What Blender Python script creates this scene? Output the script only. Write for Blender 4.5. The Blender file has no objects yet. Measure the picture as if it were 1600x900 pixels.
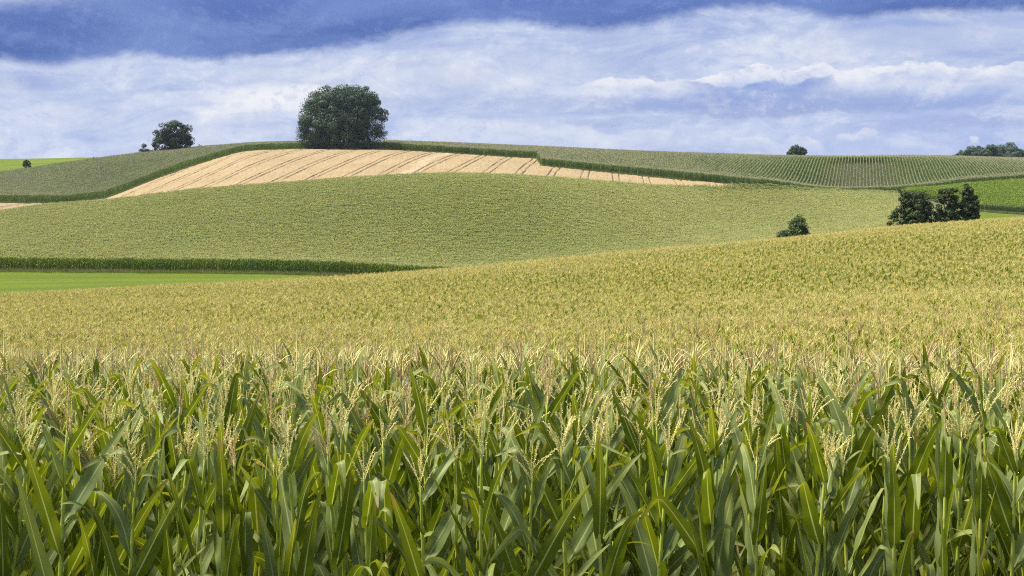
import bpy, math, random
import numpy as np

rnd = random.Random(7)
rng = np.random.default_rng(7)
sc = bpy.context.scene
R = math.radians
F = 1600 * 50 / 36.0          # focal length in pixels of the 1600 px wide photograph
CZ, HZ = 3.27, 400.0          # camera height, image row of the eye level

# ------------------------------------------------------------------ camera, sky, sun, exposure
cam = bpy.data.objects.new('camera', bpy.data.cameras.new('camera'))
sc.collection.objects.link(cam); sc.camera = cam
cam.location = (0, 0, CZ); cam.rotation_euler = (R(90), 0, 0)
cam.data.lens = 50; cam.data.sensor_width = 36; cam.data.shift_y = -50 / 1600.0
cam.data.clip_start = .1; cam.data.clip_end = 20000

SUN_EL, SUN_AZ = R(60), R(-82)       # azimuth from +Y (view direction) towards +X; high on the left
sun = bpy.data.objects.new('sun', bpy.data.lights.new('sun', 'SUN'))
sc.collection.objects.link(sun)
sun.data.energy = 4.5; sun.data.angle = R(9); sun.data.color = (1, .93, .80)
import mathutils
sd = mathutils.Vector((math.sin(SUN_AZ) * math.cos(SUN_EL), math.cos(SUN_AZ) * math.cos(SUN_EL), math.sin(SUN_EL)))
sun.rotation_euler = sd.to_track_quat('Z', 'Y').to_euler()

sc.view_settings.view_transform = 'Standard'; sc.view_settings.look = 'None'
EXPO = 1.15
sc.view_settings.exposure = EXPO; sc.view_settings.gamma = 1
sc.cycles.use_denoising = False; sc.cycles.filter_width = 1.15
sc.cycles.max_bounces = 6; sc.cycles.diffuse_bounces = 3; sc.cycles.glossy_bounces = 2
sc.cycles.transmission_bounces = 3; sc.cycles.transparent_max_bounces = 4; sc.cycles.volume_bounces = 0


class NT:
    """short helper for node trees"""
    def __init__(s, t):
        s.t = t; t.nodes.clear()
    def n(s, ty, ins=None, **kw):
        nd = s.t.nodes.new(ty)
        for k, v in kw.items():
            setattr(nd, k, v)
        for k, v in (ins or {}).items():
            if isinstance(v, bpy.types.NodeSocket): s.t.links.new(v, nd.inputs[k])
            else: nd.inputs[k].default_value = v
        return nd
    def m(s, op, a, b=0.0, c=0.0, clamp=False):
        nd = s.n('ShaderNodeMath', {0: a, 1: b, 2: c}, operation=op); nd.use_clamp = clamp
        return nd.outputs[0]
    def mix(s, f, a, b, mode='MIX'):
        nd = s.n('ShaderNodeMix', data_type='RGBA', blend_type=mode)
        for k, v in ((0, f), (6, a), (7, b)):
            if isinstance(v, bpy.types.NodeSocket): s.t.links.new(v, nd.inputs[k])
            else: nd.inputs[k].default_value = v if k == 0 else (*v[:3], 1)
        return nd.outputs[2]
    def ss(s, x, lo, hi):
        nd = s.n('ShaderNodeMapRange', {0: x, 1: lo, 2: hi, 3: 0.0, 4: 1.0}, interpolation_type='SMOOTHSTEP')
        return nd.outputs[0]
    def noise(s, vec, scale, detail=4, rough=.55, dist=0.0):
        return s.n('ShaderNodeTexNoise', {'Vector': vec, 'Scale': scale, 'Detail': detail, 'Roughness': rough, 'Distortion': dist})
    def xyz(s, x, y, z=0.0):
        return s.n('ShaderNodeCombineXYZ', {0: x, 1: y, 2: z}).outputs[0]


def srgb(r, g, b):
    f = lambda c: c / 255 / 12.92 if c < 10.3 else ((c / 255 + .055) / 1.055) ** 2.4
    return (f(r), f(g), f(b))


world = bpy.data.worlds.new('World'); sc.world = world; world.use_nodes = True
def build_sky():
    w = NT(world.node_tree)
    sky = w.n('ShaderNodeTexSky', sky_type='NISHITA', sun_disc=False)
    sky.sun_elevation = SUN_EL; sky.sun_rotation = SUN_AZ; sky.dust_density = 1.5; sky.ozone_density = 1.5
    d = w.n('ShaderNodeTexCoord').outputs['Generated']
    sp = w.n('ShaderNodeSeparateXYZ', {0: d})
    az = w.m('MULTIPLY', w.m('ARCTAN2', sp.outputs[0], sp.outputs[1]), F)     # azimuth, 1/2222 rad
    el = w.m('MULTIPLY', w.m('ARCSINE', sp.outputs[2]), F)                    # elevation, same unit
    P = w.xyz(w.m('MULTIPLY', az, .001), w.m('MULTIPLY', el, .0032))
    P2 = w.xyz(w.m('MULTIPLY', az, .001), w.m('MULTIPLY', el, .0016))
    nA = w.noise(P, 3.4, 10, .66, .7).outputs[0]      # streaky large
    nB = w.noise(P2, 11, 8, .62, .2).outputs[0]     # billowy small
    wp = w.noise(P2, 5, 6, .6)
    ws = w.n('ShaderNodeSeparateColor', {0: wp.outputs[1]})
    a2 = w.m('ADD', az, w.m('MULTIPLY', w.m('SUBTRACT', ws.outputs[0], .5), 110))
    e2 = w.m('ADD', el, w.m('MULTIPLY', w.m('SUBTRACT', ws.outputs[1], .5), 42))
    e2 = w.m('ADD', e2, w.m('MULTIPLY', w.m('SUBTRACT', nB, .5), 18))
    e2 = w.m('ADD', e2, w.m('MULTIPLY', w.m('SUBTRACT', w.noise(P2, 34, 6, .65).outputs[0], .5), 13))
    off = w.n('ShaderNodeVectorMath', {0: P2, 1: (-.008, .016, 0)}, operation='ADD').outputs[0]
    relief = w.m('SUBTRACT', w.noise(P2, 9, 9, .68, .35).outputs[0], w.noise(off, 9, 9, .68, .35).outputs[0])
    # clear air and thin veil behind the clouds
    base = w.mix(w.ss(el, 150, 330), srgb(196, 208, 236), srgb(174, 190, 228))
    base = w.mix(w.m('MULTIPLY', w.ss(nA, .38, .72), .85), base, srgb(212, 221, 242))
    base = w.mix(w.m('MULTIPLY', w.ss(nA, .52, .3), .55), base, srgb(140, 164, 222))
    right = w.ss(az, 100, 800)
    base = w.mix(w.m('MULTIPLY', w.m('MULTIPLY', right, w.ss(el, 280, 180)), .6), base, srgb(160, 180, 230))
    def blob(x, y, rx, ry, soft=.9, bend=0.0):
        a0 = math.atan((x - 800) / F) * F; c = math.cos(a0 / F); e0 = (400 - y) * c
        u = w.m('MULTIPLY', w.m('SUBTRACT', a2, a0), 1 / rx)
        v = w.m('SUBTRACT', w.m('MULTIPLY', w.m('SUBTRACT', e2, e0), 1 / ry), w.m('MULTIPLY', u, bend))
        r = w.m('ADD', w.m('MULTIPLY', u, u), w.m('MULTIPLY', v, v))
        return w.ss(r, 1.25, 1.25 - 1.2 * soft)
    col = base
    white, palev, blueg = srgb(243, 244, 248), srgb(219, 225, 239), srgb(134, 155, 208)
    fine = w.noise(P2, 26, 8, .62, .15)
    fs = w.n('ShaderNodeSeparateColor', {0: fine.outputs[1]})
    a3 = w.m('ADD', az, w.m('ADD', w.m('MULTIPLY', w.m('SUBTRACT', fs.outputs[0], .5), 44), w.m('MULTIPLY', w.m('SUBTRACT', ws.outputs[0], .5), 30)))
    e3 = w.m('ADD', el, w.m('ADD', w.m('MULTIPLY', w.m('SUBTRACT', fs.outputs[1], .5), 26), w.m('MULTIPLY', w.m('SUBTRACT', ws.outputs[1], .5), 14)))
    def deck(pts, fade, c, k, edge=4.0):
        """a cloud bank with a crisp top edge (a curve of azimuth) that thins out downwards"""
        nonlocal col
        fc = w.n('ShaderNodeFloatCurve', {1: w.m('MULTIPLY_ADD', a3, 1 / 2000, .5)})
        cv = fc.mapping.curves[0]
        ex = [math.atan((v - 800) / F) * F for v in (pts[0][0], pts[-1][0])]; sw = min(70.0, (ex[1] - ex[0]) * .3)
        q = []
        for x, y in pts:
            a0 = math.atan((x - 800) / F) * F
            q.append((a0 / 2000 + .5, (400 - y) * math.cos(a0 / F) / 500))
        q = [(0, q[0][1])] + q + [(1, q[-1][1])]
        for i_, p in enumerate(q):
            if i_ < 2: cv.points[i_].location = p
            else: cv.points.new(*p)
        fc.mapping.update()
        dp = w.m('SUBTRACT', w.m('MULTIPLY', fc.outputs[0], 500), e3)
        mk = w.m('MULTIPLY', w.ss(dp, 0, edge), w.ss(dp, fade, edge))
        mk = w.m('MULTIPLY', mk, w.m('MULTIPLY', w.ss(a3, ex[0], ex[0] + sw), w.ss(a3, ex[1], ex[1] - sw)))
        mk = w.m('MULTIPLY', mk, w.m('MULTIPLY', w.m('MULTIPLY_ADD', w.ss(fs.outputs[2], .35, .65), .4, .6), k))
        col = w.mix(mk, col, c)
    def blobs(lst):
        nonlocal col
        for (x, y, rx, ry, k, c) in lst:
            kk = w.m('MULTIPLY', blob(x, y, rx, ry), w.m('MULTIPLY', w.m('ADD', .55, w.m('MULTIPLY', w.ss(nB, .35, .65), .5)), k))
            col = w.mix(kk, col, c)
    blobs([(700, 118, 330, 46, .5, palev), (440, 120, 90, 16, .5, palev), (100, 105, 130, 12, .5, palev), (70, 185, 120, 16, .45, palev), (1400, 70, 320, 26, .5, palev),
           (1200, 165, 260, 22, .55, blueg), (900, 165, 160, 16, .35, blueg), (1340, 172, 260, 9, .4, blueg), (1000, 190, 200, 7, .3, blueg), (40, 130, 90, 10, .4, blueg), (1500, 195, 180, 12, .4, blueg), (640, 160, 200, 10, .2, blueg)])
    deck([(640, 225), (690, 190), (740, 184), (800, 188), (850, 196), (900, 190), (950, 204), (1010, 200), (1060, 206), (1095, 210), (1105, 226)], 46, palev, .65, 7)
    deck([(150, 175), (200, 150), (260, 140), (300, 150), (340, 165)], 40, palev, .5, 9)
    deck([(270, 186), (300, 172), (340, 164), (380, 146), (420, 138), (470, 132), (520, 130), (570, 138), (610, 165)], 66, white, .9, 10)
    deck([(560, 120), (620, 104), (700, 100), (760, 108), (830, 118), (860, 130)], 40, palev, .5, 10)
    deck([(870, 138), (930, 126), (1000, 118), (1060, 124), (1110, 116), (1150, 106), (1185, 100), (1215, 108), (1250, 103), (1280, 99), (1310, 110), (1370, 106), (1430, 98), (1460, 96), (1500, 104), (1550, 106), (1590, 98), (1660, 96), (1750, 110)], 30, white, .85, 4)
    deck([(1330, 140), (1380, 128), (1440, 124), (1500, 128), (1560, 122), (1640, 126)], 22, palev, .6, 5)
    deck([(1040, 150), (1060, 128), (1085, 122), (1110, 130), (1140, 136), (1180, 126), (1205, 122), (1235, 130), (1255, 124), (1270, 116), (1285, 114), (1300, 118), (1315, 132), (1330, 148)], 46, srgb(134, 158, 216), .95, 6)
    deck([(960, 165), (1000, 150), (1100, 146), (1350, 150), (1450, 146), (1600, 152), (1650, 165)], 36, srgb(140, 163, 218), .5, 10)
    for pp in ([(1132, 226), (1145, 215), (1170, 211), (1200, 213), (1220, 226)], [(1224, 230), (1232, 214), (1250, 211), (1270, 217), (1292, 222), (1297, 230)],
               [(1300, 226), (1306, 212), (1322, 206), (1334, 209), (1340, 202), (1352, 199), (1364, 203), (1372, 214), (1376, 226)], [(1514, 220), (1522, 210), (1532, 216)]):
        deck(pp, 24, palev, .8, 3)
    col = w.mix(w.m('MULTIPLY', w.ss(nB, .50, .70), .28), col, white)
    blobs([(430, 152, 120, 22, .85, white), (360, 172, 60, 10, .6, white), (90, 172, 60, 10, .5, palev)])
    rl = w.m('MULTIPLY', w.ss(nA, .38, .6), w.m('SUBTRACT', 1.0, w.m('MULTIPLY', right, w.m('MULTIPLY', w.ss(el, 200, 160), .6))))
    col = w.mix(w.m('MULTIPLY', w.ss(relief, .01, .10), w.m('MULTIPLY', rl, .30)), col, white)
    col = w.mix(w.m('MULTIPLY', w.ss(relief, -.01, -.10), w.m('MULTIPLY', rl, .32)), col, srgb(150, 170, 220))
    # the dark cloud bank along the top; its lower edge as a curve of azimuth
    fc = w.n('ShaderNodeFloatCurve', {1: w.m('MULTIPLY_ADD', az, 1 / 2000, .5)})
    cv = fc.mapping.curves[0]
    pts = [(-200, 104), (0, 100), (60, 104), (200, 84), (340, 92), (480, 82), (620, 60), (760, 34), (900, 50), (1010, 40), (1120, 22), (1250, 18), (1320, 36), (1420, 30), (1520, 30), (1600, 26), (1800, 20)]
    for i, (x, y) in enumerate(pts):
        a0 = math.atan((x - 800) / F) * F
        p = (a0 / 2000 + .5, (400 - y) * math.cos(a0 / F) / 500)
        if i < 2: cv.points[i].location = p
        else: cv.points.new(*p)
    fc.mapping.update()
    lo = w.m('MULTIPLY', fc.outputs[0], 500)
    nD = w.noise(P, 3.2, 7, .55, .6).outputs[0]
    dd = w.m('ADD', w.m('SUBTRACT', e3, lo), w.m('MULTIPLY', w.m('SUBTRACT', nD, .5), 42))
    bank = w.ss(dd, -9, 13)
    corner = w.m('MULTIPLY', w.ss(a2, -540, -800), w.ss(e2, 352, 392))
    darkc = w.mix(w.ss(nD, .35, .7), srgb(80, 108, 176), srgb(118, 144, 204))
    darkc = w.mix(w.m('MULTIPLY', w.ss(el, 340, 420), .6), darkc, srgb(112, 138, 205))
    darkc = w.mix(w.m('MULTIPLY', w.ss(relief, .0, .09), .18), darkc, srgb(150, 172, 225))
    col = w.mix(w.m('MULTIPLY', bank, w.m('SUBTRACT', 1, w.m('MULTIPLY', corner, .8))), col, darkc)
    # upper sky: broken cloud over the clear Nishita blue
    g = w.n('ShaderNodeSeparateXYZ', {0: d})
    zz = w.m('ADD', w.m('MAXIMUM', g.outputs[2], 0.0), .12)
    cp = w.xyz(w.m('DIVIDE', g.outputs[0], zz), w.m('DIVIDE', g.outputs[1], zz))
    cm = w.ss(w.noise(cp, 1.3, 5).outputs[0], .42, .62)
    up = w.mix(w.m('MULTIPLY', cm, .55), sky.outputs[0], (5.8, 6.0, 6.4))
    col10 = w.n('ShaderNodeVectorMath', {0: col, 3: 10.0 / 2 ** EXPO}, operation='SCALE').outputs[0]
    allc = w.mix(w.ss(el, 430, 900), col10, up)
    bg = w.n('ShaderNodeBackground', {0: allc, 1: .1})
    w.n('ShaderNodeOutputWorld', {0: bg.outputs[0]})
build_sky()
world.cycles.sampling_method = 'MANUAL'; world.cycles.sample_map_resolution = 512


# ------------------------------------------------------------------ materials
def mat(name, fn):
    m = bpy.data.materials.new(name); m.use_nodes = True
    t = NT(m.node_tree); fn(t); return m

def leaf_mat(name, c1, c2, c3, rough=.42, trans=.3, midrib=None, patch=0.0, patchcol=None, tint=None):
    """c1/c2 two greens mixed per plant, c3 the yellower tip"""
    def fn(t):
        oi = t.n('ShaderNodeObjectInfo')
        uv = t.n('ShaderNodeUVMap').outputs[0]
        s = t.n('ShaderNodeSeparateXYZ', {0: uv})
        geo = t.n('ShaderNodeNewGeometry')
        nz = t.noise(geo.outputs['Position'], 3.0, 3).outputs[0]
        c = t.mix(oi.outputs['Random'], c1, c2)
        c = t.mix(t.ss(nz, .35, .7), c, [0.5 * (a + b) * .8 for a, b in zip(c1, c2)])
        tipn = t.m('ADD', s.outputs[1], t.m('MULTIPLY', t.m('SUBTRACT', nz, .5), .5))
        c = t.mix(t.m('MULTIPLY', t.ss(tipn, .45, 1.0), .7), c, c3)
        if patch:
            pn = t.noise(geo.outputs['Position'], .045, 3).outputs[0]
            c = t.mix(t.m('MULTIPLY', t.ss(pn, .42, .62), patch), c, patchcol)
        if midrib:
            dx = t.m('ABSOLUTE', t.m('SUBTRACT', s.outputs[0], .5))
            vn = t.m('SINE', t.m('MULTIPLY', s.outputs[0], 130.0))
            c = t.mix(t.m('MULTIPLY', t.ss(vn, .2, 1), .13), c, c3)
            wd = t.m('MULTIPLY_ADD', s.outputs[1], -.022, .04)
            mr = t.m('MULTIPLY', t.m('SUBTRACT', 1.0, t.ss(t.m('SUBTRACT', dx, wd), 0.0, .018)), .85)
            c = t.mix(mr, c, midrib)
            dry = t.m('MULTIPLY', t.ss(tipn, .86, 1.0), t.ss(oi.outputs['Random'], .45, .7))
            c = t.mix(dry, c, (.30, .20, .08))
            sp_ = t.noise(geo.outputs['Position'], 90, 2).outputs[0]
            c = t.mix(t.m('MULTIPLY', t.ss(sp_, .68, .74), .5), c, (.30, .24, .10))
            # duller, paler lower side of the blade
            c = t.mix(t.m('MULTIPLY', geo.outputs['Backfacing'], .25), c, (.24, .29, .17))
        bs = t.n('ShaderNodeBsdfPrincipled', {'Base Color': c, 'Roughness': rough})
        bs.inputs['Specular IOR Level'].default_value = .28 if midrib else .15
        if midrib:
            bn = t.n('ShaderNodeBump', {'Height': vn, 'Strength': .12, 'Distance': .002}).outputs[0]
            t.t.links.new(bn, bs.inputs['Normal'])
        tl = t.n('ShaderNodeBsdfTranslucent', {0: t.mix(1.0, c, (1.25, 1.2, .55), 'MULTIPLY')})
        mx = t.n('ShaderNodeMixShader', {0: trans, 1: bs.outputs[0], 2: tl.outputs[0]})
        t.n('ShaderNodeOutputMaterial', {0: mx.outputs[0]})
    return mat(name, fn)

def plain(name, c1, c2, scale=8.0, rough=.8, spec=.2, bump=0.0, per_obj=True, trans=0.0):
    def fn(t):
        pos = t.n('ShaderNodeNewGeometry').outputs['Position']
        nz = t.noise(pos, scale, 4).outputs[0]
        f = t.ss(nz, .3, .7)
        if per_obj: f = t.m('MULTIPLY_ADD', t.n('ShaderNodeObjectInfo').outputs['Random'], .7, t.m('MULTIPLY', f, .3))
        c = t.mix(f, c1, c2)
        bs = t.n('ShaderNodeBsdfPrincipled', {'Base Color': c, 'Roughness': rough})
        bs.inputs['Specular IOR Level'].default_value = spec
        if bump:
            t.t.links.new(t.n('ShaderNodeBump', {'Height': nz, 'Strength': bump, 'Distance': .1}).outputs[0], bs.inputs['Normal'])
        sh = bs.outputs[0]
        if trans:
            tl = t.n('ShaderNodeBsdfTranslucent', {0: c})
            sh = t.n('ShaderNodeMixShader', {0: trans, 1: sh, 2: tl.outputs[0]}).outputs[0]
        t.n('ShaderNodeOutputMaterial', {0: sh})
    return mat(name, fn)

M = {}
M['leaf'] = leaf_mat('corn_leaf', (.078, .122, .006), (.150, .195, .008), (.25, .27, .018), .5, .36, midrib=(.42, .45, .19))
M['stalk'] = plain('corn_stalk', (.26, .33, .035), (.40, .42, .06), 30, .5, .4)
M['tassel_pale'] = plain('pale_tassel', (.74, .65, .25), (.87, .79, .37), 60, .8, .1, trans=.25)
M['tassel_brown'] = plain('brown_tassel', (.46, .32, .15), (.66, .50, .26), 60, .8, .1, trans=.15)
M['leaf_near'] = leaf_mat('field_corn_leaf', (.098, .157, .009), (.20, .252, .011), (.37, .38, .03), .5, .34, patch=.4, patchcol=(.10, .19, .012))
M['tassel_near'] = plain('field_tassel', (.70, .59, .20), (.855, .76, .31), 60, .8, .1, trans=.3)
M['leaf_mid'] = leaf_mat('middle_corn_leaf', (.092, .148, .013), (.155, .21, .018), (.26, .30, .03), .5, .18, patch=.5, patchcol=(.07, .15, .025))
M['tassel_mid'] = plain('middle_tassel', (.58, .58, .22), (.73, .72, .31), 60, .8, .1, trans=.3)
M['leaf_hill'] = leaf_mat('hill_corn_leaf', (.085, .155, .04), (.135, .22, .055), (.23, .29, .085), .5, .18, patch=.4, patchcol=(.06, .13, .05))
M['tassel_hill'] = plain('hill_tassel', (.44, .43, .24), (.54, .52, .30), 60, .8, .1, trans=.2)
M['leaf_bright'] = leaf_mat('young_corn_leaf', (.15, .24, .022), (.20, .29, .028), (.25, .32, .045), .45, .22)
M['bark'] = plain('bark', (.09, .07, .05), (.17, .14, .11), 3, .9, .1, .6)
def fol(name, a, b, c, tr=.22):
    return leaf_mat(name, a, b, c, .55, tr, patch=.6, patchcol=b)


# ------------------------------------------------------------------ the lie of the land
XT = np.arange(-1200, 3201, 1.0)
def curve(pts, sm=22):
    p = np.array(pts, float)
    v = np.interp(XT, p[:, 0], p[:, 1])
    k = np.exp(-.5 * (np.arange(-3 * sm, 3 * sm + 1) / sm) ** 2); k /= k.sum()
    return np.convolve(np.pad(v, 3 * sm, mode='edge'), k, 'valid')
def zz(y, Y): return CZ + (HZ - y) * Y / F
HC = 2.45
def const(v): return curve([(0, v), (1600, v)])
YD = curve([(0, 125), (300, 125), (1600, 150), (2200, 160)])
YG = curve([(0, 338), (850, 342), (1150, 388), (1250, 395), (2400, 395)])
YI = curve([(-800, 385), (0, 386), (110, 389), (165, 394), (250, 425), (300, 450), (380, 485), (470, 500), (620, 497), (700, 489), (780, 470), (860, 435), (1000, 419), (1170, 404), (1300, 414), (1400, 418), (1500, 440), (1600, 458), (2400, 500)], 14)
YJ = curve([(-800, 500), (0, 505), (150, 520), (220, 530), (320, 545), (470, 560), (800, 560), (1000, 550), (1200, 535), (1400, 530), (1600, 542), (2400, 560)])
knots = [
    (const(8), const(0)),
    (const(30), const(zz(550, 30) - HC)),
    (const(70), zz(curve([(-800, 512), (0, 503), (400, 497), (800, 487), (1200, 468), (1600, 452), (2400, 425)]), 70) - HC),
    (YD, zz(curve([(-1000, 482), (0, 466), (400, 441), (700, 418), (1000, 392), (1200, 374), (1400, 352), (1600, 338), (2400, 300)]), YD) - HC),
    (const(186), zz(curve([(-1000, 476), (0, 469), (400, 452), (700, 456), (800, 449), (1000, 431), (1200, 412), (1400, 389), (1600, 374), (2400, 338)]), 186)),
    (const(223), zz(curve([(-1000, 430), (0, 427), (400, 430), (500, 432), (600, 437), (700, 443), (800, 437), (1000, 419), (1200, 401), (1400, 379), (1600, 363), (2400, 333)]), 223)),
    (YG, zz(curve([(-1000, 352), (0, 347), (60, 337.5), (110, 333), (150, 331.5), (200, 327), (300, 314), (400, 306), (500, 298), (600, 292), (700, 288), (800, 290), (900, 296), (1000, 304), (1100, 309), (1180, 311), (1300, 313), (1400, 316), (1500, 331), (1600, 338), (2400, 345)], 14), YG)),
    (YG + 26, None),
    (YI, zz(curve([(-1000, 322), (0, 319), (100, 320), (165, 313), (250, 279), (300, 261), (380, 237), (470, 234), (600, 235), (700, 241), (780, 249), (860, 262), (1000, 277), (1170, 293), (1300, 308), (1400, 307), (1500, 295), (1600, 287), (2400, 270)], 14), YI)),
    (YJ, zz(curve([(-1000, 300), (0, 268), (150, 247.5), (220, 238.5), (320, 229), (380, 226), (470, 223), (600, 222), (700, 224.5), (800, 228.5), (1000, 237), (1200, 244.5), (1300, 246), (1400, 245.5), (1500, 246.5), (1600, 250), (2400, 262)], 14), YJ) - HC),
    (YJ + 100, zz(curve([(-1000, 262), (0, 250.5), (150, 249), (250, 252), (400, 248), (800, 250), (1200, 258), (1600, 259), (2400, 268)]), YJ + 100)),
    (const(1100), const(36)), (const(2200), const(22)), (const(7000), const(10)), (const(9000), const(8)),
]
# the fold between the middle field's crest and the hill behind it
kg, kh = knots[6], knots[8]
tt = 26 / np.maximum(kh[0] - kg[0], 30)
zh = kg[1] + (kh[1] - kg[1]) * tt
gcan = kg[1] + HC
hid = CZ + (gcan - CZ) * (YG + 26) / YG - 1.5
left = 1 / (1 + np.exp((XT - 1150) / 25))
zh = left * np.maximum(zh, hid) + (1 - left) * zh
knots[7] = (YG + np.minimum(26, (kh[0] - kg[0]) * .5), zh)
KY = np.array([k[0] for k in knots]); KZ = np.array([k[1] for k in knots])

def ground(X, Y):
    X = np.atleast_1d(np.asarray(X, float)); Y = np.atleast_1d(np.asarray(Y, float))
    px = np.clip(800 + F * X / np.maximum(Y, 8.0), -1150, 3150)
    i = px + 1200; i0 = i.astype(int); f = i - i0
    y = KY[:, i0] * (1 - f) + KY[:, i0 + 1] * f
    z = KZ[:, i0] * (1 - f) + KZ[:, i0 + 1] * f
    h = np.diff(y, axis=0); dl = np.diff(z, axis=0) / h
    m = np.zeros_like(z)
    same = dl[1:] * dl[:-1] > 0
    w1 = 2 * h[1:] + h[:-1]; w2 = h[1:] + 2 * h[:-1]
    with np.errstate(all='ignore'):
        hm = (w1 + w2) / (w1 / dl[:-1] + w2 / dl[1:])
    m[1:-1] = np.where(same, hm, 0)
    Yc = np.clip(Y, 8.0, 8999)
    k = np.clip((y <= Yc).sum(0) - 1, 0, len(knots) - 2); ar = np.arange(len(Yc))
    hh = h[k, ar]; t = (Yc - y[k, ar]) / hh
    return ((1 + 2 * t) * (1 - t) ** 2 * z[k, ar] + t * (1 - t) ** 2 * hh * m[k, ar]
            + t * t * (3 - 2 * t) * z[k + 1, ar] + t * t * (t - 1) * hh * m[k + 1, ar])
def gz(x, y): return float(ground(x, y)[0])
def W(px, Y): return ((px - 800) / F * Y, Y)                      # column and distance -> world X, Y
def atc(tab, px): return np.interp(px, XT, tab)
def inside(X, Y, poly):
    r = np.zeros(len(X), bool); n = len(poly)
    for i in range(n):
        (x1, y1), (x2, y2) = poly[i], poly[(i + 1) % n]
        if y1 == y2: continue
        r ^= ((y1 > Y) != (y2 > Y)) & (X < (x2 - x1) * (Y - y1) / (y2 - y1) + x1)
    return r


# ------------------------------------------------------------------ mesh helpers
class MB:
    def __init__(s): s.v = []; s.f = []; s.uv = []; s.mi = []
    def face(s, idx, uvs=None, mi=0):
        s.f.append(tuple(idx)); s.uv.extend(uvs or [(0.1, .3)] * len(idx)); s.mi.append(mi)
    def quadcloud(s, q, mi=0, uv=None):
        b = len(s.v); s.v.extend(map(tuple, q.reshape(-1, 3)))
        u = uv or [(0, 0), (1, 0), (1, 1), (0, 1)]
        for i in range(len(q)):
            s.f.append((b + 4 * i, b + 4 * i + 1, b + 4 * i + 2, b + 4 * i + 3)); s.uv.extend(u); s.mi.append(mi)
    def tube(s, pts, rad, n=5, mi=0, cap=True):
        pts = [np.array(p, float) for p in pts]; b0 = len(s.v)
        for i, p in enumerate(pts):
            d = pts[min(i + 1, len(pts) - 1)] - pts[max(i - 1, 0)]; d /= np.linalg.norm(d) + 1e-9
            a = np.cross(d, (0, 0, 1.0) if abs(d[2]) < .9 else (1.0, 0, 0)); a /= np.linalg.norm(a); c = np.cross(d, a)
            for k in range(n):
                t = 2 * math.pi * k / n
                s.v.append(tuple(p + rad[i] * (math.cos(t) * a + math.sin(t) * c)))
        for i in range(len(pts) - 1):
            for k in range(n):
                k2 = (k + 1) % n; o = b0 + i * n
                s.face((o + k, o + k2, o + n + k2, o + n + k), mi=mi)
        if cap: s.face([b0 + (len(pts) - 1) * n + k for k in range(n)], mi=mi)
    def mesh(s, name, mats, smooth=True):
        me = bpy.data.meshes.new(name); me.from_pydata(s.v, [], s.f)
        for m in mats: me.materials.append(m)
        me.polygons.foreach_set('material_index', s.mi)
        ul = me.uv_layers.new(name='UVMap'); ul.data.foreach_set('uv', np.array(s.uv, 'f').ravel())
        me.polygons.foreach_set('use_smooth', [smooth] * len(s.f)); me.update()
        return me

def link(name, me, parent=None, **props):
    o = bpy.data.objects.new(name, me); sc.collection.objects.link(o)
    if parent is not None: o.parent = parent
    for k, v in props.items(): o[k] = v
    return o

def leaf_into(mb, base, az, L, Wd, a0, bend, p, seg=20, cross=4, twist=0.0, kink=None, mi=0, side=0.0, wavy=.008, fold=.45, rr=rnd, roll=0.0):
    """one corn blade: a folded, tapering strip that rises from the stalk, arches over and may kink"""
    out = np.array((math.cos(az), math.sin(az), 0)); up = np.array((0, 0, 1.0)); lat = np.cross(up, out)
    pos = np.array(base, float); ds = L / seg; b0 = len(mb.v)
    ph = rr.uniform(0, 6.28)
    for i in range(seg + 1):
        t = i / seg
        ang = a0 + bend * t ** p
        if kink and t > kink[0]: ang += kink[1] * min(1, (t - kink[0]) / .09)
        ang = min(ang, R(172))
        sd_ = side * t * t
        d = math.sin(ang) * out + math.cos(ang) * up + sd_ * lat; d /= np.linalg.norm(d)
        nrm = np.cross(lat, d); nrm /= np.linalg.norm(nrm)           # faces up/outward
        l2 = np.cross(d, nrm)
        tw = roll * min(1, t * 5) + twist * t
        A = math.cos(tw) * l2 + math.sin(tw) * nrm; N = np.cross(A, d)
        w = Wd * (.42 + .58 * min(1, (t / .28)) ** .7) * (max(0, 1 - t) ** .62) * (1.0 if t < .4 else 1 - .18 * (t - .4))
        w = max(w, .0015)
        fo = fold * (1 - .75 * t) + .1
        for k in range(cross + 1):
            u = k / cross * 2 - 1
            edge = wavy * math.sin(ph + t * 19 + (2 if u > 0 else 0)) * abs(u) ** 2 * min(1, t * 4) * (1 - t)
            q = pos + A * (u * w / 2 * math.cos(fo * abs(u))) - N * (math.sin(fo) * w * .5 * abs(u) - edge * 1.5)
            mb.v.append(tuple(q))
        pos = pos + d * ds
    c1 = cross + 1
    for i in range(seg):
        for k in range(cross):
            o = b0 + i * c1 + k
            t0, t1, u0, u1 = i / seg, (i + 1) / seg, k / cross, (k + 1) / cross
            mb.face((o, o + 1, o + c1 + 1, o + c1), [(u0, t0), (u1, t0), (u1, t1), (u0, t1)], mi)

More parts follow.
